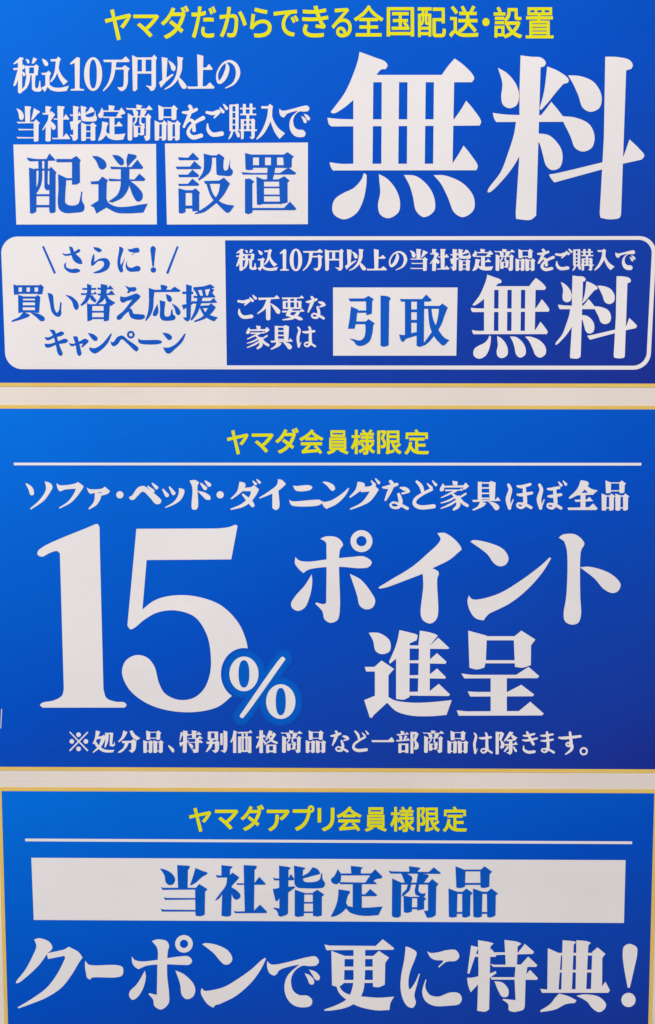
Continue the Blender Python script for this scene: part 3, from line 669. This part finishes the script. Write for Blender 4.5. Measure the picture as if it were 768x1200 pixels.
'hu': ((20,555,200,605), """o 198,48! 215,58 290,50 305,42! 333,65 325,80 300,115 270,145 215,175! 210,170! 255,140 285,100 295,75! 240,80 215,88 203,72"""),
'fa': ((20,555,200,605), """o 348,70! 365,78 425,75 440,65! 466,88! 455,100 425,110! 410,108! 425,92! 380,98 365,100;o 390,95! 420,100 420,120 400,155 362,180! 358,174! 385,140"""),
'mid': ((20,555,200,605), """c 515 106 18"""),
'be': ((20,555,200,605), """o 560,118! 575,110 605,70 635,62 660,80 700,110 722,135 715,150 695,152 665,120 630,90 605,110 585,130 568,130;b 655,65,8 680,88,18;b 678,50,8 698,70,18"""),
'xtu': ((190,555,370,605), """b 5,80,8 25,108,20;b 38,68,8 58,98,20;o 85,72! 110,80 112,95 95,130 60,155 18,172! 15,168! 60,140 82,105"""),
'do': ((190,555,370,605), """o 138,35! 165,32 185,45 178,60 180,165 170,180 152,178 148,165 152,70;o 176,85! 215,95 242,115 240,130 222,130 200,110;b 195,50,8 216,73,20;b 217,38,8 236,56,20"""),
'mid2': ((190,555,370,605), """c 291 106 18"""),
'da': ((190,555,370,605), """o 388,40! 415,48 418,62! 400,90 350,128! 342,125! 375,90;o 405,72! 445,68! 460,58! 485,78! 478,95 450,135 410,165 345,182! 342,176! 400,150 440,110 445,88! 400,88!;b 405,105,10 440,140,22 453,158,20;b 455,38,6 468,52,14;b 475,30,6 488,44,14"""),
'i2': ((190,555,370,605), """o 580,28! 600,32 620,52! 590,80 540,105 488,125! 486,120! 540,85 575,55;o 552,85! 582,85! 585,172 568,182 552,172!"""),
'ni2': ((190,555,370,605), """o 655,60! 675,62 735,58 752,68 740,82 670,85;o 635,130! 650,138 750,132 790,132 800,145 785,158 660,162 645,155"""),
'gu2': ((360,555,550,605), """o 240,38! 270,45 275,60! 255,80 205,115! 200,110! 230,75;o 255,65! 300,60! 312,50! 340,75! 330,92 300,130 265,150 205,172! 203,166! 260,135 298,85! 255,88!;b 305,35,6 320,53,14;b 325,25,6 340,43,14"""),
'do2': ((360,555,550,605), """b 520,38,12 540,60,18 550,95,14;b 590,75,14 550,95,14 515,120,16 510,145,18 540,160,20 600,155,20;b 570,48,6 588,66,14;b 595,35,6 610,53,14"""),
'ho': ((540,555,750,605), """b 205,48,12 213,70,16 203,110,20 210,148,14;b 212,146,7 225,112,5;b 244,54,9 262,56,14 298,46,12;b 244,90,9 262,91,14 305,83,12;b 272,55,12 275,90,16 276,128,17 262,146,12 244,140,10 247,128,9 275,132,12 302,146,13"""),
'bo': ((540,555,750,605), """b 338,48,12 346,70,16 336,110,20 343,148,14;b 345,146,7 358,112,5;b 374,66,9 392,66,13 422,60,12;b 376,97,9 394,97,14 430,90,12;b 402,62,12 405,95,16 406,130,17 392,148,12 374,142,10 377,130,9 405,134,12 430,148,13;b 420,36,5 431,50,12;b 440,32,5 451,46,12"""),
'zen': ((540,555,750,605), """o 515,28! 545,35 550,45! 520,80 470,108! 462,104! 500,65;o 535,45! 560,65 588,72! 565,92! 545,80 525,60!;o 485,84! 545,82! 555,72! 570,90! 490,94!;r 514 85 535 150;o 488,112! 540,111! 552,100! 568,118! 492,121!;o 458,146! 550,144! 568,128! 588,150! 580,156! 462,156!"""),
'kome': ((75,848,235,892), """o 30,48! 36,45! 138,150! 132,156!;o 132,45! 138,50! 36,156! 30,150!;c 83 62 13;c 83 142 13;c 45 100 13;c 124 100 13"""),
'sho': ((75,848,235,892), """o 180,38! 205,45! 185,90 168,115! 162,112! 175,80;o 180,75! 215,70! 225,62! 238,75! 225,105 205,135 165,165! 162,160! 195,125 210,85! 185,88!;o 178,95! 200,125 230,145 285,148! 275,162! 225,160 195,142 172,110
o 232,50! 252,55! 250,95 235,135! 228,132! 234,95;r 245 52 268 60;o 260,50! 278,52! 272,115! 280,118! 285,100! 288,122! 275,130! 258,125!"""),
'bun': ((75,848,235,892), """o 335,38! 358,48! 340,80 310,105! 305,100! 325,75;o 370,42! 385,38! 400,60 430,82! 410,95! 385,75;o 325,98! 380,96! 392,85! 408,100! 402,145 385,165! 365,152! 378,145 380,108! 330,110!;o 345,100! 367,100! 355,130 325,160 305,165! 304,160! 335,135"""),
'ten2': ((75,848,235,892), """b 590,125,7 610,146,18 615,156,12"""),
'betsu': ((225,848,385,892), """r 90 45 108 90;r 128 45 148 90;r 90 45 148 53;r 90 83 148 92;o 80,102! 130,102! 142,92! 155,105! 148,155 130,165! 112,150! 128,148 130,114! 85,114!;o 100,90! 120,90! 112,130 85,160! 78,158! 95,125;r 160 55 174 120;o 178,38! 200,45! 196,150 185,165! 160,150! 178,150!"""),
'ka2': ((225,848,385,892), """o 235,38! 255,45! 250,62! 225,105! 215,105! 228,75;r 232 65 250 165;o 258,47! 320,46! 330,36! 342,52! 260,56!;r 260 72 277 165;r 317 72 335 165;r 262 74 330 82;r 262 150 330 159;r 280 52 292 155;r 302 52 314 155"""),
'kaku': ((225,848,385,892), """r 380 38 400 165;o 362,73! 395,73! 405,60! 418,76! 365,83!;o 382,80! 394,80! 380,125 364,140! 360,135!;b 402,92,6 410,106,12;o 435,38! 455,44! 440,70 418,95! 414,90!;o 430,58! 455,56! 462,48! 474,62! 450,95 410,120! 408,115! 440,90 452,68! 430,67!;b 430,67,7 450,95,13 478,108,12
r 418 118 435 165;r 457 118 475 165;r 420 118 472 126;r 420 151 472 160"""),
'ichi': ((375,848,535,892), """o 290,93! 385,93! 405,75! 420,98! 412,104! 295,104!"""),
'bu': ((375,848,535,892), """o 455,40! 475,45! 474,62! 456,62!;o 432,59! 480,57! 490,48! 502,60! 435,67!;o 445,66! 462,70 462,92! 450,92!;o 478,66! 492,70! 482,92! 470,92!;o 430,92! 485,91! 496,80! 508,95! 432,101!;r 442 112 459 165;r 481 112 498 165;r 445 112 495 120;r 445 151 495 160
r 510 46 526 168;o 520,48! 542,46! 556,58! 540,95! 555,115 552,140 535,148! 528,140! 535,125 532,100! 525,95! 535,60! 520,60!"""),
'jo': ((525,848,700,892), """r 246 42 262 158;o 258,44! 278,42! 290,52! 275,85! 290,100 288,122 275,130! 268,122! 274,108 270,88! 262,84! 270,55! 258,55!;o 318,40! 338,46! 315,72 292,92! 288,88!;o 325,52! 345,65 358,72! 345,85! 328,72!;o 302,82! 330,81! 340,73! 350,86! 302,91!
o 292,105! 340,103! 350,92! 360,108! 294,114!;o 315,85! 332,85! 330,150 320,160! 300,148! 314,146!;b 308,122,12 292,142,8;b 338,120,7 350,140,12"""),
'ki2': ((525,848,700,892), """b 388,62,7 410,62,12 445,53,10;b 385,85,7 410,86,12 458,76,10;b 408,45,12 420,70,14 440,106,14;b 390,114,5 392,135,12 415,147,15 445,144,14"""),
'ma': ((525,848,700,892), """b 478,62,7 500,62,12 540,55,10;b 480,88,7 505,88,12 540,82,10;b 510,45,12 514,80,14 515,125,15 502,146,10 484,141,8 487,131,8 515,132,10 545,148,12"""),
'su': ((525,848,700,892), """b 572,72,9 600,74,15 682,65,13;b 628,45,12 632,75,15 633,105,17 620,116,10 609,107,9 618,98,9 638,110,14 634,135,14 606,157,7"""),
'maru': ((525,848,700,892), """g 699 142 21 12"""),
}


# ------------------------------------------------------------------ the board behind, and the three posters
me = bpy.data.meshes.new("wall")
wall = bpy.data.objects.new("wall", me)
COL.objects.link(wall)
wx, z0, z1 = 1.6, 0.0, 2.7
me.from_pydata([(-wx, 0, z0), (wx, 0, z0), (wx, 0, z1), (-wx, 0, z1), (-wx, .05, z0), (wx, .05, z0), (wx, .05, z1), (-wx, .05, z1)], [],
               [(0, 1, 2, 3), (5, 4, 7, 6), (4, 0, 3, 7), (1, 5, 6, 2), (3, 2, 6, 7), (4, 5, 1, 0)])
me.update()
me.materials.append(CREAM)
wall['kind'] = 'structure'


def lx(y):                                  # left and right print edges lean in downwards, as in the photograph
    return 2.0 + 0.028 * (y - 930)


def rx(y):
    return 767.0 - 0.0262 * (y - 930)


def blue(a, mid, b):
    return [(0.0, a), (0.5, mid), (1.0, b)]


GROUP = "stacked blue offer posters"


def poster(label, top, bottom, name_mat, stops, slant, dl=0.0, dr=0.0):
    """top / bottom: (y at the left edge, y at the right edge) of the blue print"""
    q = [(lx(top[0]) + dl, top[0]), (rx(top[1]) + dr, top[1]), (rx(bottom[1]) + dr, bottom[1]), (lx(bottom[0]) + dl, bottom[0])]
    g = 4.2
    o = [(q[0][0] - g, q[0][1] - g), (q[1][0] + g, q[1][1] - g), (q[2][0] + g, q[2][1] + g), (q[3][0] - g, q[3][1] + g)]
    base = W((q[2][0] + q[3][0]) / 2, (o[2][1] + o[3][1]) / 2, 0)
    t = thing("poster", label, "poster", base, GROUP)
    zt, zb = W(384, top[0], -SHEET).z - base.z, W(384, bottom[0], -SHEET).z - base.z
    m = gradient_ink(name_mat, stops, zt, zb, slant)
    slab("printed_sheet", q, SHEET, 0.0002, m, t)
    frame_slab("gold_border", o, q, SHEET + 0.0001, 0.0002, GOLD, t)
    return t, zt, zb


def gothic_line(parent, items, label=None, d=0.72):
    return flat("headline", [gothic(c, (x0, y0, x1, y1), d) for c, x0, y0, x1, y1 in items], LETTER, YELLOW, parent, label)


def zoomed(origin, s, items):
    return [(c, origin[0] + x0*s, origin[1] + y0*s, origin[0] + x1*s, origin[1] + y1*s) for c, x0, x1, y0, y1 in items]


BLUE1 = blue((0.0002, 0.165, 0.76), (0.0005, 0.079, 0.565), (0.011, 0.028, 0.28))

# ---- topmost poster
top, *_ = poster("topmost blue poster with very large white lettering and a rounded white box below", (-60, -60), (448.6, 449.6), "blue_print_upper", BLUE1, 0.42)
gothic_line(top, zoomed((120, 0), .3516, [('ヤ', 8, 97, 30, 135), ('マ', 103, 190, 48, 125), ('ダ', 195, 290, 18, 130), ('だ', 297, 380, 20, 128), ('か', 390, 482, 22, 125), ('ら', 492, 565, 25, 125), ('で', 570, 655, 32, 122), ('き', 665, 755, 18, 125)])
            + zoomed((390, 0), .3516, [('る', -4, 64, 26, 125), ('全', 70, 170, 17, 122), ('国', 180, 272, 23, 123), ('配', 282, 378, 24, 125), ('送', 388, 487, 18, 125), ('・', 499, 523, 60, 87), ('設', 535, 632, 22, 128), ('置', 642, 738, 24, 128)]))
flat("text_line", M(['zei', 'komi', 'one2', 'zero', 'man', 'yen', 'ijou', 'ue', 'no']), LETTER, WHITE, top)
flat("text_line", M([('tou', 19.3, 124.4, 46.9, 166), ('sha', 49.6, 124.2, 82.3, 165.8), ('shi', 82, 124, 113.8, 165.4), ('tei2', 115.2, 123.3, 147.2, 165), ('shou', 147.8, 122.5, 179, 165), ('hin', 181.4, 123, 212.2, 164.8),
      'wo', 'go', 'kou', 'nyu', ('de', 327.5, 123.6, 363.5, 160.8)]), LETTER, WHITE, top)
flat("large_lettering", M(['mu', 'ryo']), LETTER, WHITE, top)
for q, keys in (([(15.9, 169.4), (183, 168.7), (184, 263), (19.4, 263.1)], ['hai', 'sou']),
                ([(193.5, 168.2), (361, 167), (361, 262.7), (195.9, 263.1)], ['setsu', 'chi'])):
    b = poly("label_box", q, BOX, WHITE, top)
    flat("lettering", M(keys), BOXLETTER, BOXBLUE, b)


def rounded(x, y, r, a0, a1, n=12):
    return [(x + r*math.cos(math.radians(a0 + (a1-a0)*i/n)), y + r*math.sin(math.radians(a0 + (a1-a0)*i/n))) for i in range(n + 1)]


OUT = rounded(21.0, 296.5, 19.3, 180, 270) + rounded(749.5, 296.2, 19.5, 270, 360) + rounded(742.5, 412.6, 20.6, 0, 90) + rounded(26.5, 412.2, 20.4, 90, 180)
INN = rounded(21.6, 296.9, 15, 180, 270) + rounded(748.6, 296.4, 15.4, 270, 360) + rounded(741.8, 412.2, 16.4, 0, 90) + rounded(26.9, 411.8, 16.2, 90, 180)
fr = flat("campaign_frame", [[[ccw(np.array(OUT)), ccw(np.array(INN), False)]]], BOX, WHITE, top)
BADGE = rounded(21.0, 296.5, 17, 180, 270) + [(263.9, 279.3), (266.0, 430.6)] + rounded(26.5, 412.2, 18.2, 90, 180)
badge = flat("campaign_badge", [[[ccw(np.array(BADGE))]]], BOX + 0.0002, WHITE, top)
s, ox, oy = .2344, 40, 280
flat("lettering", M(['slash', 'sa', 'ra', ('ni', ox + 417*s, oy + 37*s, ox + 533*s, oy + 168*s), 'ex2', 'slash2']), BOXLETTER, BOXBLUE, badge)
flat("lettering", M(['kai', 'ii', 'gae', 'e', 'ou', 'en'], 0.2), BOXLETTER, BOXBLUE, badge)
flat("lettering", M(['ki', 'ya', 'n3', 'pe', 'bar2', 'n4'], 0.2), BOXLETTER, BOXBLUE, badge)
Y0, Y1 = 291.8, 317.4
flat("text_line", M([('zei', 276.8, Y0, 300.9, Y1), ('komi', 302, Y0, 326, Y1), ('one2', 328.4, Y0 + .5, 338.4, Y1 - .6), ('zero', 340, Y0, 354, Y1), ('man', 355, Y0, 378.4, Y1), ('yen', 381, Y0, 402.8, Y1), ('ijou', 404.6, Y0, 429, Y1), ('ue', 430, Y0, 453.6, Y1 - .6), ('no', 456, Y0 + 2.4, 477.4, Y1 - .8),
      ('tou', 480.6, Y0, 501.4, Y1), ('sha', 504, Y0, 526.8, Y1), ('shi', 527.8, Y0, 552, Y1), ('tei2', 554, Y0, 578, Y1), ('shou', 579.6, Y0, 603.4, Y1), ('hin', 604.4, Y0, 627.6, Y1), ('wo', 630, Y0, 650, Y1), ('go', 651, Y0, 670.8, Y1 - 1), ('kou', 671, Y0, 696, Y1), ('nyu', 696.7, Y0, 720, Y1 - .5), ('de', 721.5, Y0 + 1.6, 744.8, Y1 - 1)], 0.12), LETTER, WHITE, top)
flat("text_line", M([('go', 278.6, 346, 301, 373.4), 'fu', 'you', 'na'], 0.12), LETTER, WHITE, top)
flat("text_line", M(['ka', 'gu', 'ha'], 0.12), LETTER, WHITE, top)
b = poly("label_box", [(390.5, 336.9), (536.4, 336.9), (534.9, 416.8), (390.6, 416.8)], BOX, WHITE, top)
flat("lettering", M(['in', 'tori'], 0.2), BOXLETTER, BOXBLUE, b)
flat("large_lettering", M([('mu', 551.9, 321.8, 644, 420.4), ('ryo', 651, 322.9, 746.6, 420.4)]), LETTER, WHITE, top)

# ---- middle poster
mid, zt, zb = poster("middle blue poster with a huge white 15 and percent sign, between the two other posters", (478.8, 479.8), (898.6, 901.6), "blue_print_middle", BLUE1, 0.42, -1.6, 2.0)
gothic_line(mid, zoomed((255, 495), .3385, [('ヤ', 32, 108, 26, 112), ('マ', 118, 195, 38, 105), ('ダ', 200, 282, 18, 108), ('会', 283, 368, 24, 110), ('員', 378, 455, 27, 111), ('様', 462, 546, 24, 112), ('限', 553, 638, 27, 111), ('定', 647, 733, 24, 112)]))
poly("rule_line", [(16.4, 542.2), (752, 542.4), (751.6, 545.6), (16.5, 545.3)], LETTER, WHITE, mid)
s, o2 = .2474, (360, 555)
flat("text_line", M(['so', 'hu', 'fa', 'mid', 'be', 'xtu', 'do', 'mid2', 'da', 'i2', 'ni2', ('n2', 360 + 70*s, 555 + 38*s, 360 + 200*s, 555 + 168*s), 'gu2', ('na', 360 + 355*s, 555 + 30*s, 360 + 488*s, 555 + 172*s), 'do2',
      ('ka', 515.6, 563.4, 549.8, 598.4), ('gu', 553.6, 563.6, 587, 598.4), 'ho', 'bo', 'zen', ('hin', 705.2, 563, 737.6, 598.4)]), LETTER, WHITE, mid)
flat("numeral", M(['one']), LETTER, WHITE, mid)
flat("numeral", M(['five']), LETTER, WHITE, mid)
pc = flat("percent_sign", M(['percent']), LETTER + 0.0003, WHITE, mid)


def halo():
    """the printed pale-blue surround of the percent sign: nested outlines, its ink thinning outwards"""
    m = gradient_ink("percent_halo_ink", BLUE1, zt, zb, 0.42, halo=(0.0008, 0.112, 0.58))
    def band(r):
        G = [[ell(231, 254, 109 + r, 130 + r, 64)], [ell(507, 462, 110 + r, 130 + r, 64)]]
        d = np.array((540 - 200, 125 - 586.0)); d /= np.linalg.norm(d)
        nrm = np.array((-d[1], d[0]))
        a, b = np.array((212., 576.)), np.array((528., 136.))
        G.append([ccw(np.array([a + nrm*(r+12), b + nrm*(r+12), b - nrm*(r+12), a - nrm*(r+12)]))])
        for c in (a, b):
            G.append([ell(c[0], c[1], r + 12, r + 12, 32)])
        return G
    V, Fc, fade = [], [], []
    s = 120 / 768
    for k, (r, f) in enumerate(((64, 0.07), (59, 0.18), (54, 0.33), (49, 0.52), (44, 0.72), (39, 0.88), (34, 1.0))):
        vv, tri = fill(band(r))
        n0 = len(V)
        V += [W(250 + x*s, 750 + y*s, -SHEET - LETTER - 0.00003*(k + 1)) for x, y in vv]
        Fc += [tuple(int(n0 + i) for i in t) for t in tri]
        fade += [f] * len(vv)
    o = link_mesh("halo", V, Fc, m, pc)
    at = o.data.attributes.new("fade", 'FLOAT', 'POINT')
    at.data.foreach_set("value", fade)
    bm_fix(o)
    return o


halo()
flat("large_lettering", M(['po', 'i', 'n', 'to']), LETTER, WHITE, mid)
flat("large_lettering", M(['shin', 'tei']), LETTER, WHITE, mid)
s = .2083
a, c, e, f = 848 + 38*s, 848 + 165*s, 375, 525
flat("text_line", M(['kome', 'sho', 'bun', ('hin', 75 + 447*s, a, 75 + 562*s, c), 'ten2', ('toku', 210.4, a, 238, c), 'betsu', 'ka2', 'kaku', ('shou', 225 + 500*s, a, 225 + 622*s, c), ('hin', 225 + 641*s, a, 225 + 756*s, c),
      ('na', 375 + 58*s, a, 375 + 166*s, c - .6), ('do2', 375 + 182*s, a, 375 + 276*s, c - 1), 'ichi', 'bu', ('shou', 375 + 579*s, a, 375 + 699*s, c), ('hin', 524.6, a + .4, 549.2, c + .4),
      ('ha', 554.6, 858, 577.6, 883.6), 'jo', 'ki2', 'ma', 'su', 'maru']), LETTER, WHITE, mid)
poly("edge_sliver", [(1.6, 831), (2.6, 831), (1.5, 853.5), (0.7, 853.5)], LETTER, WHITE, mid, "thin white sliver on the left edge")  # narrow white streak laid flat along the sheet's left edge

# ---- lowest poster
low, *_ = poster("lowest blue poster, a wide white box of blue lettering above a large white line", (927.0, 929.6), (1238, 1241), "blue_print_lower", BLUE1, 0.42)
gothic_line(low, zoomed((210, 935), .4557, [('ヤ', 25, 83, 25, 88), ('マ', 92, 153, 30, 82), ('ダ', 158, 219, 17, 85), ('ア', 225, 285, 30, 86), ('プ', 292, 348, 19, 85), ('リ', 356, 400, 25, 86), ('会', 405, 470, 22, 86), ('員', 477, 535, 24, 87), ('様', 543, 606, 22, 88), ('限', 612, 671, 24, 88), ('定', 678, 741, 22, 88)]))
poly("rule_line", [(29.6, 982.7), (741, 986.0), (740.9, 989.2), (29.8, 985.9)], LETTER, WHITE, low)
b = poly("label_box", [(36.9, 1005.2), (733.3, 1008), (731.4, 1081.6), (39.8, 1078)], BOX, WHITE, low)
flat("lettering", M(['tou', 'sha', 'shi', 'tei2', 'shou', 'hin']), BOXLETTER, BOXBLUE, b)
flat("large_lettering", M(['ku', 'bar', 'po2', 'n2', 'de', 'sara', 'ni', 'toku', 'ten', 'ex']), LETTER, WHITE, low)
